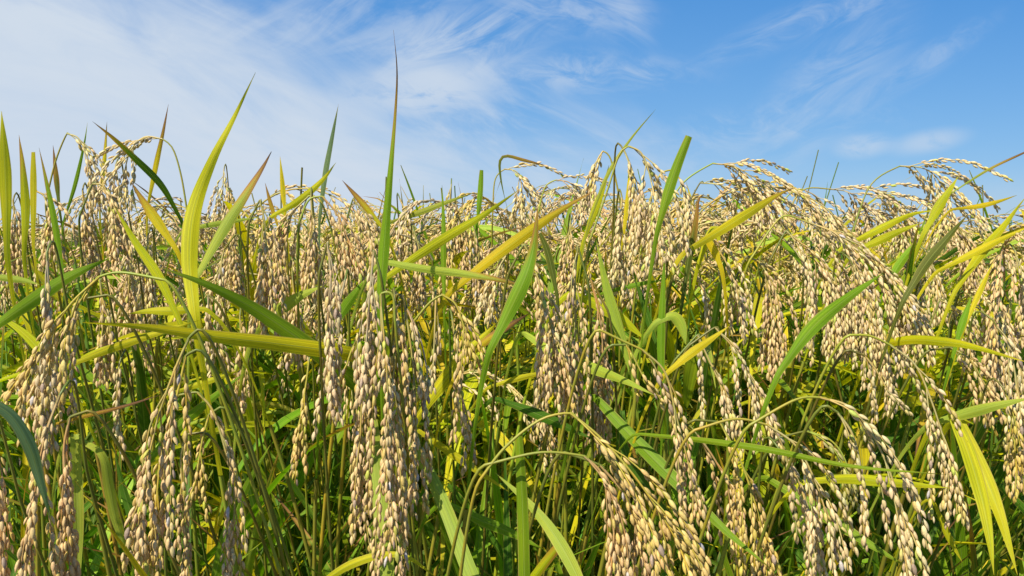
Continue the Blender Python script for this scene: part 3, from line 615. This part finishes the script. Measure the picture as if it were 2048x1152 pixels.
BLADES = [
 ('tallest green blade standing upright against the sky with a thin brown tip', [(762,580),(770,470),(782,330),(791,220),(794,140),(787,60)], 28, .60, 'green', .40, dict(base_w=.95, peak=.10, fold=.3, tip=.58)),
 ('big curved yellow-green blade left of the tallest one', [(388,620),(379,520),(388,420),(425,320),(468,235),(511,145)], 40, (.60,.66), 'yg', .12, dict(base_w=.75, peak=.25, tip=.85)),
 ('straight green blade leaning right with dark brown tip, right of curved yellow blade', [(395,550),(440,470),(490,390),(525,335),(543,303)], 27, (.66,.7), 'pale', .40, dict(roll=.3)),
 ('broad yellow-green blade upright at the left border', [(14,500),(12,400),(8,300),(3,222)], 27, .62, 'yg', .10, dict(peak=.5)),
 ('yellow blade with reddish tip right of the border blade', [(48,500),(51,420),(46,340),(38,270)], 20, .70, 'yg', .25, {}),
 ('blunt cut yellow-green blade at upper left', [(66,480),(66,390),(66,304)], 16, .75, 'yg', .06, dict(cut=True, roll=.5)),
 ('thin green blade leaning left with needle tip at upper left', [(128,575),(110,450),(92,360),(78,295)], 15, .66, 'green', .22, {}),
 ('dark blue-green blade slanting from upper left through an arched head', [(358,432),(322,370),(268,315),(225,275),(185,243)], 18, (.82,.72), 'deep', .30, dict(fold=.35)),
 ('yellow blade with bright orange tip slanting to upper left', [(348,492),(318,448),(288,405),(262,363)], 24, .72, 'yellow', .36, {}),
 ('narrow green blade rising above the arched head at upper left', [(128,440),(150,370),(168,290),(175,245)], 9, .85, 'green', .15, {}),
 ('thin yellow blade vertical on left skyline', [(200,400),(208,330),(214,243)], 10, .95, 'yellow', .2, {}),
 ('thin yellow blade with dark needle tip behind the left arched head', [(296,410),(312,330),(326,265),(337,208)], 12, .90, 'yellow', .45, {}),
 ('short brown blade with yellow foot at upper left skyline', [(118,410),(112,350),(106,290)], 12, .9, 'olive', .6, {}),
 ('long yellow-green blade slanting up left through the left middle', [(358,640),(318,555),(268,480),(228,412)], 24, .62, 'yg', .12, {}),
 ('broad level yellow-green blade lying across left of centre', [(750,722),(690,706),(560,688),(420,672),(290,654),(165,645)], 40, (.61,.47), 'yg', .10, dict(fold=.3, base_w=.9, peak=.3)),
 ('broad bright green blade slanting down right behind the level blade', [(760,800),(705,760),(620,694),(520,625),(420,572),(318,534)], 42, (.64,.54), 'green', .10, dict(base_w=.9)),
 ('wide green blade rising right from the left border', [(-20,660),(60,605),(140,553),(222,515)], 34, (.56,.6), 'green', .03, {}),
 ('out of focus blue-grey blade bending down at the left border', [(-30,800),(20,830),(58,890),(80,960),(102,1040)], 30, (.36,.38), 'blue', .03, dict(base_w=.9, back=.05)),
 ('blue-green narrow blade tapering high left of centre skyline', [(640,430),(650,350),(663,280),(677,208)], 14, .90, 'blue', .12, dict(roll=.2)),
 ('yellow-green blade pointing up right beneath the narrow blue-green one', [(545,432),(600,400),(645,360),(672,325)], 18, .85, 'yg', .14, {}),
 ('short bright yellow skyline blade', [(570,430),(565,370),(560,312)], 12, .90, 'yellow', .12, {}),
 ('short blade with dark red tip left of the tallest blade', [(765,455),(732,415),(706,385),(684,360)], 16, .80, 'yg', .62, {}),
 ('long yellow-green blade rising right from the tallest blade foot', [(762,562),(830,515),(900,470),(970,428),(1040,378)], 24, (.66,.72), 'yg', .10, {}),
 ('long yellow blade with orange tip slanting up right across the centre', [(905,580),(980,520),(1060,462),(1130,415),(1192,380)], 28, (.66,.68), 'yellow', .22, {}),
 ('folded deep green blade leaning right with a dark hair tip, left of twin heads', [(985,690),(1020,620),(1052,550),(1068,490),(1076,410)], 36, (.58,.60), 'green', .24, dict(peak=.3)),
 ('blunt cut green blade on the skyline at centre', [(955,440),(960,390),(963,340)], 13, .92, 'green', .05, dict(cut=True)),
 ('upright narrow green blade at centre', [(888,600),(887,520),(887,450),(884,370)], 14, .80, 'green', .10, {}),
 ('pale green blade rising right at centre skyline', [(780,445),(840,425),(900,402),(948,386)], 14, .85, 'pale', .10, {}),
 ('pale level blade with browned end at centre', [(775,525),(850,538),(930,548),(1000,560),(1070,578)], 20, .64, 'pale', .30, dict(base_w=.8)),
 ('blunt upright green blade against the sky right of centre', [(1318,450),(1335,390),(1355,330),(1378,272)], 26, .64, 'green', .03, dict(cut=True, fold=.35)),
 ('tall dark green upright blade under the blunt one', [(1325,790),(1322,700),(1325,600),(1330,500)], 20, .70, 'green', .08, {}),
 ('dark brown rolled leaf tip standing right of the blunt green blade', [(1364,600),(1376,520),(1388,450),(1396,400),(1408,388)], 22, .72, 'olive', .36, dict(fold=.75, tip=3.0, twist=.5)),
 ('long yellow-green slanting blade with needle tip right of centre', [(1370,505),(1440,462),(1510,418),(1555,390),(1592,374)], 24, (.70,.76), 'yg', .20, {}),
 ('thin pale blade crossing the sky above centre right', [(1180,440),(1215,350),(1260,280),(1312,218)], 9, .78, 'pale', .05, {}),
 ('yellow-green upright blade left of the highest round head', [(1168,480),(1190,420),(1208,370),(1218,330)], 18, .80, 'yg', .08, {}),
 ('yellow blade between highest round head strings', [(1248,460),(1256,400),(1262,340)], 14, .82, 'yellow', .08, dict(cut=True)),
 ('clean green blade slanting up right below the massive slanted head', [(1565,735),(1625,655),(1695,596),(1768,545)], 32, (.60,.64), 'green', .05, {}),
 ('dark green slanting blade with narrow tip at far right', [(1812,592),(1850,530),(1895,475),(1937,428)], 24, (.70,.72), 'olive', .14, {}),
 ('upright yellow-green blade at the right skyline with pale tip', [(1850,462),(1876,416),(1896,385),(1917,352)], 22, .80, 'yg', .05, {}),
 ('low yellow blade slanting behind the right heads', [(1690,492),(1760,458),(1820,430),(1870,420)], 18, .85, 'yg', .05, {}),
 ('bright yellow-green blade at right border rising to the edge', [(1915,575),(1960,510),(2005,455),(2050,395)], 22, (.74,.8), 'yg', .05, {}),
 ('long yellowish blade reaching the right border', [(1880,540),(1940,510),(2000,480),(2065,450)], 18, .76, 'yellow', .05, {}),
 ('brown tipped awn-thin blade entering from the right border sky', [(1905,385),(1940,362),(1985,335),(2060,300)], 6, .80, 'pale', .5, dict(cut=True)),
 ('yellow thin blade pointing right on the right skyline', [(1910,418),(1960,412),(2000,402),(2035,390)], 12, .85, 'yellow', .10, {}),
 ('yellow-green level leaf lying in front of the right border heads', [(1760,690),(1820,680),(1880,683),(1940,692),(2060,726)], 24, (.74,.58), 'yg', .12, dict(base_w=.9)),
 ('pale green blunt leaf pointing right below the twin heads', [(1050,668),(1110,706),(1180,735),(1250,762),(1312,792)], 30, (.70,.56), 'pale', .05, {}),
 ('pale yellow blade rising right, left of the three stringed head', [(1335,745),(1380,708),(1420,680),(1458,652)], 22, .60, 'yellow', .05, {}),
 ('long green blade slanting down right through the lower right middle', [(1195,800),(1270,880),(1360,970),(1450,1060),(1545,1140)], 34, (.64,.54), 'green', .08, dict(base_w=.8)),
 ('green blade slanting to the bottom right, under the broad spreading head', [(1540,960),(1620,1010),(1710,1070),(1815,1135)], 32, (.62,.56), 'green', .06, {}),
 ('pale yellow level blade with whitened end at lower right', [(1620,962),(1700,958),(1790,966),(1900,976)], 26, .58, 'yg', .05, {}),
 ('long thin green blade passing level over the lower right heads', [(1280,868),(1400,880),(1540,900),(1700,932),(1900,950)], 17, (.60,.47), 'green', .08, dict(fold=.4)),
 ('dark green blunt cut blade standing at the bottom centre', [(1050,1250),(1048,1120),(1044,990),(1037,872)], 30, .50, 'green', .02, dict(cut=True, base_w=1, peak=.1, fold=.3)),
 ('smooth green blade bending down right beside the longest head', [(985,1260),(930,1120),(890,1015),(850,930),(815,880)], 34, (.52,.60), 'pale', .02, dict(base_w=1, cut=True)),
 ('bright green blade hanging straight behind the longest head', [(778,1280),(770,1120),(760,980),(744,840)], 42, (.56,.62), 'pale', .02, dict(base_w=1, cut=True)),
 ('green blade slanting to the bottom right beside the cut blade', [(1190,1230),(1130,1105),(1070,1020),(990,945)], 32, (.56,.62), 'pale', .04, {}),
 ('folded yellow-green leaf hanging at bottom right with leaf shadows on it', [(1905,830),(1935,900),(1962,990),(1978,1070),(1988,1150)], 34, (.60,.56), 'yg', .04, dict(base_w=.8)),
 ('outer yellow-green leaf beside the folded leaf at bottom right', [(1925,850),(1965,940),(2000,1030),(2035,1150)], 32, (.61,.56), 'yg', .04, dict(base_w=.8)),
 ('wide pale green leaf reaching the right border at lower right', [(1870,845),(1930,828),(1990,812),(2065,795)], 28, (.62,.58), 'pale', .04, {}),
 ('pale twisted leaf hanging in dark gap at lower left', [(160,880),(205,910),(220,980),(235,1050),(268,1140)], 28, .56, 'pale', .10, dict(twist=.7)),
 ('vertical bright green leaf behind the second bottom head', [(150,880),(153,960),(156,1050),(158,1190)], 28, .56, 'pale', .03, dict(base_w=.9)),
 ('green diagonal leaf rising right beside the thick left head', [(300,920),(350,860),(420,800),(490,745)], 24, .62, 'green', .05, {}),
 ('thin orange-brown leaf crossing the lower left', [(110,848),(180,830),(250,812),(320,790)], 10, .55, 'gold', .8, {}),
 ('pale green hanging blade right of the twin heads', [(1262,740),(1238,660),(1212,570),(1192,478)], 26, .70, 'pale', .04, {}),
 ('short green blade leaning right of the long column head', [(670,650),(690,615),(708,590),(728,560)], 26, .62, 'green', .04, {}),
 ('yellow blade slanting up to the left border at mid height', [(130,760),(80,700),(40,660),(-20,620)], 22, .6, 'yg', .04, {}),
 ('yellow-green blade rising right under the broad level blade', [(140,730),(230,695),(310,668),(400,640)], 20, .58, 'yg', .05, {}),
 ('green blade rising from bottom left behind the forked head', [(420,1190),(450,1080),(490,980),(540,890)], 28, .64, 'green', .05, {}),
 ('orange streaked blade beside the folded green blade', [(930,720),(975,680),(1020,650),(1062,625)], 20, .62, 'yellow', .7, {}),
 ('yellow-green broad blade arching across the lower centre', [(840,830),(890,760),(940,700),(1000,640)], 34, .66, 'yg', .04, {}),
 ('yellow blade falling right across the lower centre', [(835,860),(900,905),(960,945),(1020,985)], 20, .64, 'yg', .05, {}),
 ('green blade curving up right in the bottom centre undergrowth', [(600,1200),(700,1130),(800,1110),(880,1160)], 20, .56, 'yg', .04, {}),
 ('deep green blade near the right of the isolated curved head', [(1245,830),(1250,900),(1290,970),(1350,1040)], 26, .66, 'deep', .04, {}),
 ('thin upright brown-tipped blade on the left skyline next to the orange one', [(555,450),(542,410),(530,365)], 10, .9, 'gold', .55, {}),
 ('dark thin floating blade tip bent level above the centre skyline', [(1015,420),(1002,360),(1000,322),(1014,312),(1050,321),(1092,331)], 8, .82, 'olive', .35, dict(base_w=.12, peak=.75)),
 ('yellow green blade folded over beside the dark rolled leaf', [(1400,520),(1415,480),(1432,455),(1440,500)], 20, .74, 'yg', .04, {}),
 ('short pale blade lying level at the left border, mid height', [(-30,552),(20,557),(55,562),(80,570)], 18, .66, 'pale', .04, {}),
 ('pale green blade lying level right of the big curved blade', [(375,458),(420,450),(470,442),(520,434)], 13, .82, 'pale', .04, {}),
 ('yellow-green blade lying level just over the broad level blade', [(400,618),(350,622),(300,622),(255,628)], 22, .66, 'yg', .05, {}),
 ('light striped blade rising right behind the long column head', [(520,655),(560,620),(600,592),(645,572)], 30, .70, 'pale', .04, {}),
 ('wide green blade falling right below the right twin head\'s top', [(1150,590),(1200,612),(1245,640),(1292,680)], 32, .72, 'yg', .05, {}),
 ('small olive blade standing between the twin heads', [(1112,580),(1104,540),(1094,500),(1080,466)], 17, .66, 'olive', .06, dict(cut=True)),
 ('thin green blade lying level under the open head hanging left of the highest head', [(1210,585),(1250,575),(1290,566),(1330,560)], 13, .72, 'green', .05, {}),
 ('deep green narrow blade left of the tall dark green upright blade', [(1318,700),(1300,650),(1285,600),(1266,550)], 16, .72, 'deep', .05, {}),
 ('pale folded over blade right of the tall dark green upright blade', [(1322,640),(1345,632),(1362,650),(1372,690)], 28, .70, 'pale', .04, {}),
 ('small bright yellow blade under the long slanting needle tip blade', [(1440,530),(1430,505),(1420,488),(1412,472)], 20, .72, 'yellow', .04, dict(cut=True)),
 ('bright yellow-green blade rising right under the right skyline arches', [(1715,500),(1760,480),(1800,462),(1842,446)], 20, .84, 'yg', .04, {}),
 ('thick green blade stub between massive slanted head and dark slanting blade', [(1780,560),(1798,530),(1814,508),(1830,490)], 20, .84, 'green', .03, dict(cut=True)),
 ('green blade standing at far right above the level leaf', [(1912,690),(1922,655),(1932,625),(1944,590)], 17, .66, 'green', .05, {}),
 ('thin yellow-green blade rising right at far right, mid height', [(1935,640),(1952,600),(1968,565),(1986,525)], 14, .72, 'yg', .08, {}),
 ('yellow-green blade rising right under the golden left head', [(130,738),(180,712),(235,692),(290,674)], 20, .62, 'yg', .04, {}),
 ('green blade falling right near the small sparse greenish head', [(130,720),(160,738),(195,765),(230,795)], 18, .68, 'green', .04, {}),
 ('yellow-green blade rising right over the forked left head', [(350,785),(400,768),(440,755),(485,738)], 16, .66, 'yg', .05, {}),
 ('deep green blade falling right towards the diagonal head', [(1000,800),(1060,822),(1120,848),(1190,880)], 26, .68, 'deep', .04, {}),
 ('narrow yellow-green blade lying level left of the twin heads\' feet', [(985,772),(1025,760),(1065,750),(1108,742)], 15, .66, 'yg', .04, {}),
 ('slim green blade rising right in the bottom middle undergrowth', [(770,1030),(815,1010),(860,992),(905,980)], 14, .66, 'green', .04, {}),
 ('short yellow-green blade hanging left of the folded leaf at bottom right', [(1870,1010),(1885,1045),(1900,1080),(1925,1125)], 16, .62, 'yg', .04, {}),
 ('wide green blade falling right in the shade at lower centre', [(900,1010),(960,1040),(1020,1065),(1090,1100)], 26, .64, 'green', .04, {}),
 ('dark green blade rising left in the lower left gap', [(300,1160),(280,1080),(250,990),(228,900)], 24, .66, 'deep', .04, {}),
]
for i, (lab, st, ax, d, kw) in enumerate(HEADS): head(100 + i, lab, st, ax, d, **kw)
for i, (lab, pts, w, d, col, dry, kw) in enumerate(BLADES): blade(300 + i, lab, pts, w, d, col, dry, **kw)
# ------------------------------------------------------------------ the field behind: whole hills of rice
def hill_parts(rng, lod, nt_, nl, gl, tops=1.0, heads=True):
    """list of (part name, MB) for one hill of rice standing at the origin, about 1.0 m high"""
    parts = []
    for k in range(nt_):
        az = rng.uniform(0, 2 * math.pi); lean = rng.uniform(0.04, 0.20) if heads else rng.uniform(.08, .36)
        out = np.array([math.cos(az), math.sin(az), 0]); base = out * rng.uniform(0.005, 0.035)
        H = rng.uniform(0.80, 0.95) * tops
        fr = np.linspace(0, 1, 12)[:, None]
        st = base + out * lean * fr ** 2 + np.array([0, 0, H]) * fr
        # the head: leaves the stem top steeply and nods over
        azp = az + rng.normal(0, 0.7); od = np.array([math.cos(azp) + 0.25, math.sin(azp), 0]); od = unit(od)
        L = rng.uniform(0.17, 0.23); n = 24; p = st[-1].copy(); e = rng.uniform(1.15, 1.4); ax = [p.copy()]
        a_end = -rng.uniform(1.2, 1.5); nodt = rng.uniform(0.7, 1.2)
        for q in range(n):
            t = (q + 1) / n; ang = e + (a_end - e) * min(1, t / nodt) ** 0.8
            p = p + (od * math.cos(ang) + np.array([0, 0, math.sin(ang)])) * L / n; ax.append(p.copy())
        ax = np.array(ax)
        m = MB(); m.tube(st, 0.0022, 0.0009, leafcol(rng, 'olive' if rng.random() < .5 else 'deep', .2), 4 if lod else 5); parts.append(('stem', m))
        tone = ['tan', 'tan', 'pale', 'pale', 'pink', 'grey', 'gold'][rng.integers(7)]
        m = MB(); m.tube(ax, 0.0009, 0.0004, TONES[tone][1], 4)
        bears = heads and rng.random() < (0.62 if lod < 2 else .8)
        if bears:
          for s_ in panicle_strings(ax, rng, 9 if lod < 2 else 6, 0.07, 0.38, first=0.12, grav=24):
              if lod < 2: string(m, s_, rng, tone, gl, spacing=0.0034)
              else: string(m, s_, rng, tone, 2, spacing=0.0085, gscale=1.35, rad=0.002)
          parts.append(('panicle', m))
        # flag leaf
        if nl > 0:
            for j in range(nl):
                if j < 3 and heads: h0 = H * rng.uniform(0.72, 0.92); up = rng.uniform(0.10, 1.15); LL = rng.uniform(0.20, 0.34); sag = rng.uniform(0.2, 2.2)
                else: h0 = H * rng.uniform(0.22, 0.74); up = rng.uniform(1.0, 1.5); LL = rng.uniform(0.32, 0.56); sag = rng.uniform(0.1, 1.15)
                a2 = rng.uniform(0, 2 * math.pi); o2 = np.array([math.cos(a2), math.sin(a2), 0])
                LL = min(LL, (H * (1.05 if j else 1.14) - h0) / 0.88 + 0.06)
                i0 = h0 / H; p = base + out * lean * i0 ** 2 + np.array([0, 0, h0]); pts = [p.copy()]; nn_ = 12 if lod == 0 else 8
                for q in range(nn_):
                    t = (q + 1) / nn_; ang = up - sag * t ** 1.6
                    p = p + (o2 * math.cos(ang) + np.array([0, 0, math.sin(ang)])) * LL / nn_; pts.append(p.copy())
                if lod == 0: pts = smooth(pts, 18)
                r = rng.random()
                if j < 3: key = 'yg' if r < .48 else 'yellow' if r < .68 else 'green' if r < .90 else 'pale'
                else: key = 'yg' if r < .14 else 'green' if r < .50 else 'deep' if r < .90 else 'pale' if r < .97 else 'yellow'
                if not heads and key in ('yg', 'yellow') and rng.random() < .65: key = 'green' if rng.random() < .6 else 'deep'
                m = MB(); m.leaf(pts, rng.uniform(0.0042, 0.0074) if heads else rng.uniform(0.0032, 0.0072), leafcol(rng, key, .15), float(np.clip(rng.normal(0.13, 0.10), .02, .34)), rng,
                                 fold=rng.uniform(.15, .45), nx=4 if lod == 0 else 2, twist=rng.normal(0, 0.7), cut=rng.random() < .02)
                parts.append(('leaf', m))
    # withered leaves low on the hill
    for k in range(3 if lod < 2 else 1):
        a2 = rng.uniform(0, 6.28); o2 = np.array([math.cos(a2), math.sin(a2), 0]); p = o2 * .03 + np.array([0, 0, rng.uniform(.15, .5)]); pts = [p.copy()]
        up = rng.uniform(.3, 1.1); sag = rng.uniform(2, 3.4)
        for q in range(10):
            t = (q + 1) / 10; ang = up - sag * t; p = p + (o2 * math.cos(ang) + np.array([0, 0, math.sin(ang)])) * .026; pts.append(p.copy())
        pts = [np.array([q[0], q[1], max(q[2], .012)]) for q in pts]
        m = MB(); m.leaf(pts, .003, leafcol(rng, 'straw' if rng.random() < .7 else 'brown', .15), .02, rng, fold=.5, nx=2, twist=rng.normal(0, 1.2)); parts.append(('leaf', m))
    return parts

rf = np.random.default_rng(7)
protoN = [[(nm, m.mesh(nm)) for nm, m in hill_parts(np.random.default_rng(900 + i), 0, 8, 7, 1)] for i in range(8)]
protoM = [[(nm, m.mesh(nm)) for nm, m in hill_parts(np.random.default_rng(950 + i), 1, 7, 4, 1)] for i in range(7)]

_co = {}
def highest(me_, x, y, rz, sc):
    """how far above eye level, per metre of distance, a part of a hill would reach"""
    if me_.name not in _co:
        a = np.empty(len(me_.vertices) * 3, np.float32); me_.vertices.foreach_get('co', a); _co[me_.name] = a.reshape(-1, 3)[::5]
    c = _co[me_.name] * sc; yy_ = c[:, 0] * math.sin(rz) + c[:, 1] * math.cos(rz) + y
    return float(((c[:, 2] - CAM_H) / np.maximum(yy_, .3)).max())
def place_hill(meshes, x, y, rz, sc, label, group):
    t = empty('rice_plant', (x, y, 0), label, 'rice plant', group); t.rotation_euler = (0, 0, rz); t.scale = (sc, sc, sc)
    for nm, me_ in meshes:
        if nm == 'leaf' and highest(me_, x, y, rz, sc) > rf.choice([.035, .05, .06, .09]): continue   # few blades overtop the crop
        o = bpy.data.objects.new(nm, me_); COL.objects.link(o); o.parent = t
    return t

LAND = [(10, 'broad blade at the left border'), (134, 'topmost arched head at upper left'), (300, 'head arching against the left sky'), (440, 'big curved yellow-green blade'),
        (560, 'short bright yellow skyline blade'), (665, 'narrow blue-green skyline blade'), (785, 'tallest upright blade'), (887, 'narrow upright centre blade'),
        (960, 'blunt cut centre blade'), (1068, 'folded deep green blade'), (1150, 'right twin grain head'), (1255, 'highest round grain head'),
        (1350, 'blunt upright green blade'), (1395, 'dark brown rolled leaf'), (1470, 'feathery arched head'), (1590, 'needle tip of the slanting blade'),
        (1700, 'massive slanted head'), (1830, 'tall feathery arch on the right skyline'), (1915, 'pale tipped right skyline blade'), (2035, 'bright blade at the right border')]
ROWS = ['first row back', 'second row back', 'third row back', 'fourth row back']
used_labels = set()
def hill_label(x, y, row):
    px = 1024 + F * x / y
    lx, ln = min(LAND, key=lambda q: abs(q[0] - px)); dx = px - lx
    for rel in (['directly behind'] if abs(dx) < 30 else []) + (['just left of', 'further left of'] if dx < 0 else ['just right of', 'further right of']) + ['behind', 'close to']:
        s_ = 'rice plant in the %s, %s the %s' % (ROWS[row], rel, ln)
        if s_ not in used_labels and len(s_.split()) <= 16:
            used_labels.add(s_); return s_
    return None

count = len(HEADS) + len(BLADES); LIMIT = 298
def top_of(meshes):
    return max(max(c[2] for c in o.bound_box) if False else max(v.co.z for v in o.vertices) for nm, o in meshes if nm == 'panicle')
topN = [top_of(q) for q in protoN]; topM = [top_of(q) for q in protoM]
hills = []; yy = 1.02; r = 0
while yy < 6.0:
    half = 0.60 * yy + 0.10; sp_ = 0.15 if r < 4 else 0.175; n = int(2 * half / sp_) + 1; offx = rf.uniform(0, .2)
    for k in range(n):
        x = -half + k * sp_ + offx - .1 + rf.normal(0, .025); y = yy + rf.normal(0, .035)
        hills.append((r, x, y))
    yy += 0.15 if r < 4 else 0.18; r += 1
far = []
leafy = [[(nm, m.mesh(nm)) for nm, m in hill_parts(np.random.default_rng(1000 + i), 0, 9, 10, 1, 0.86, False)] for i in range(5)]
WHERE = ['left corner, below the first grain heads', 'thick left grain head', 'forked left grain head', 'isolated yellowish grain head', 'longest grain head', 'smooth green bending blade',
         'blunt cut blade at the bottom centre', 'near diagonal grain head', 'isolated curved grain head', 'broad spreading grain head', 'widely spaced arched grain head', 'folded leaf at the bottom right']
for k, wh in enumerate(WHERE):
    x0 = -0.50 + k * 0.091 + rf.normal(0, .015); y0 = 0.80 + rf.uniform(-.05, .05)
    place_hill(leafy[k % 5], x0, y0, rf.uniform(0, 6.28), rf.uniform(.93, 1.0), 'low leafy headless rice plant behind the ' + wh, 'leafy rice plants under the nearest heads'); count += 1
for k in range(9):
    place_hill(leafy[(k * 2 + 1) % 5], -0.52 + k * 0.13 + rf.normal(0, .02), 0.95 + rf.uniform(-.03, .03), rf.uniform(0, 6.28), rf.uniform(1.0, 1.08),
               'leafy headless rice plant, %s from the left in the second line of undergrowth' % ['first', 'second', 'third', 'fourth', 'fifth', 'sixth', 'seventh', 'eighth', 'ninth'][k], 'leafy rice plants under the nearest heads'); count += 1
for (r, x, y) in hills:
    px = 1024 + F * x / y
    inside = -60 < px < 2108
    if inside and count < LIMIT:
        lab = hill_label(x, y, r) if r < 4 else None
        if r < 4 and lab is None: lab = 'ripe rice plant pressed in among the others of the front four rows'
        if lab is None: lab = 'ripe rice plant in the crowded field behind the front rows'
        i = rf.integers(100)
        pr, tp = (protoN, topN) if r < 4 else (protoM, topM)
        hump = 16 if x / y > 0.12 else 0   # the crop stands a little higher on the right
        ht = CAM_H + min(0.12, y * (HORIZ - rf.uniform(382 - hump, 458 - hump)) / F)
        place_hill(pr[i % len(pr)], x, y, rf.uniform(0, 6.28), ht / tp[i % len(pr)], lab, 'rice plants of the field' if r < 4 else 'rice plants crowded further back')
        count += 1; ylast = y
    else: far.append((x, y))
# beyond them, and outside the frame, the crop nobody could count
templ = []
for i in range(5):
    parts = hill_parts(np.random.default_rng(1200 + i), 2, 5, 2, 2)
    V0 = np.concatenate([np.concatenate(m.v) for _, m in parts])
    F_, C_, L_, M_, n = [], [], [], [], 0
    for _, m in parts:
        F_.append(np.concatenate(m.f) + n); C_.append(np.concatenate(m.c)); L_.append(np.concatenate(m.l)); M_.append(np.concatenate(m.m)); n += m.n
    templ.append((V0, np.concatenate(F_), np.concatenate(C_), np.concatenate(L_), np.concatenate(M_)))
pos = [(x, y) for x, y in far]
for k in range(620):
    y = 6.0 + 26 * rf.random() ** 1.5; x = rf.uniform(-1, 1) * (0.66 * y + 1.0); pos.append((x, y))
for k in range(60):
    y = rf.uniform(.9, 5.5); s_ = rf.choice([-1, 1]); pos.append((s_ * (0.60 * y + rf.uniform(.25, 1.2)), y))
for k in range(420):
    y = 32 + 110 * rf.random() ** 1.4; pos.append((rf.uniform(-1, 1) * (0.66 * y), y))
big = MB()
for (x, y) in pos:
    V0, f, c, l, m_ = templ[rf.integers(len(templ))]; a = rf.uniform(0, 6.28); s_ = rf.uniform(1.02, 1.085)
    Rm = np.array([[math.cos(a), math.sin(a), 0], [-math.sin(a), math.cos(a), 0], [0, 0, 1]])
    wide_ = 1.0 if y < 32 else 3.2
    big.v.append(V0 @ Rm * s_ * np.array([wide_, wide_, 1]) + np.array([x, y, 0])); big.f.append(f + big.n); big.c.append(c); big.l.append(l); big.m.append(m_); big.n += len(V0)
o = big.obj('rice_crop'); o['kind'] = 'stuff'; o['label'] = 'the rest of the ripe rice field, reaching to the horizon'; o['category'] = 'rice crop'

# dry straw lying on the soil
lit = MB(); rs = np.random.default_rng(44)
for k in range(1500):
    y = rs.uniform(.5, 3.4); x = rs.uniform(-1, 1) * (.62 * y + .25); a = rs.uniform(0, 6.28); L = rs.uniform(.04, .22)
    z = rs.uniform(.004, .05) ; dz = rs.uniform(-.02, .05)
    p0 = np.array([x, y, z]); p1 = p0 + np.array([math.cos(a) * L, math.sin(a) * L, dz]); pm = (p0 + p1) / 2 + rs.normal(0, .006, 3)
    q = smooth([p0, pm, p1], 6); q[:, 2] = np.maximum(q[:, 2], .004)
    lit.leaf(q, rs.uniform(.0012, .0035), leafcol(rs, 'straw', .2), .02, rs, fold=.4, nx=2, twist=rs.normal(0, 1))
o = lit.obj('straw_litter'); o['kind'] = 'stuff'; o['label'] = 'dry straw scattered on the soil under the rice'; o['category'] = 'straw'
print('things', count, 'verts', big.n)
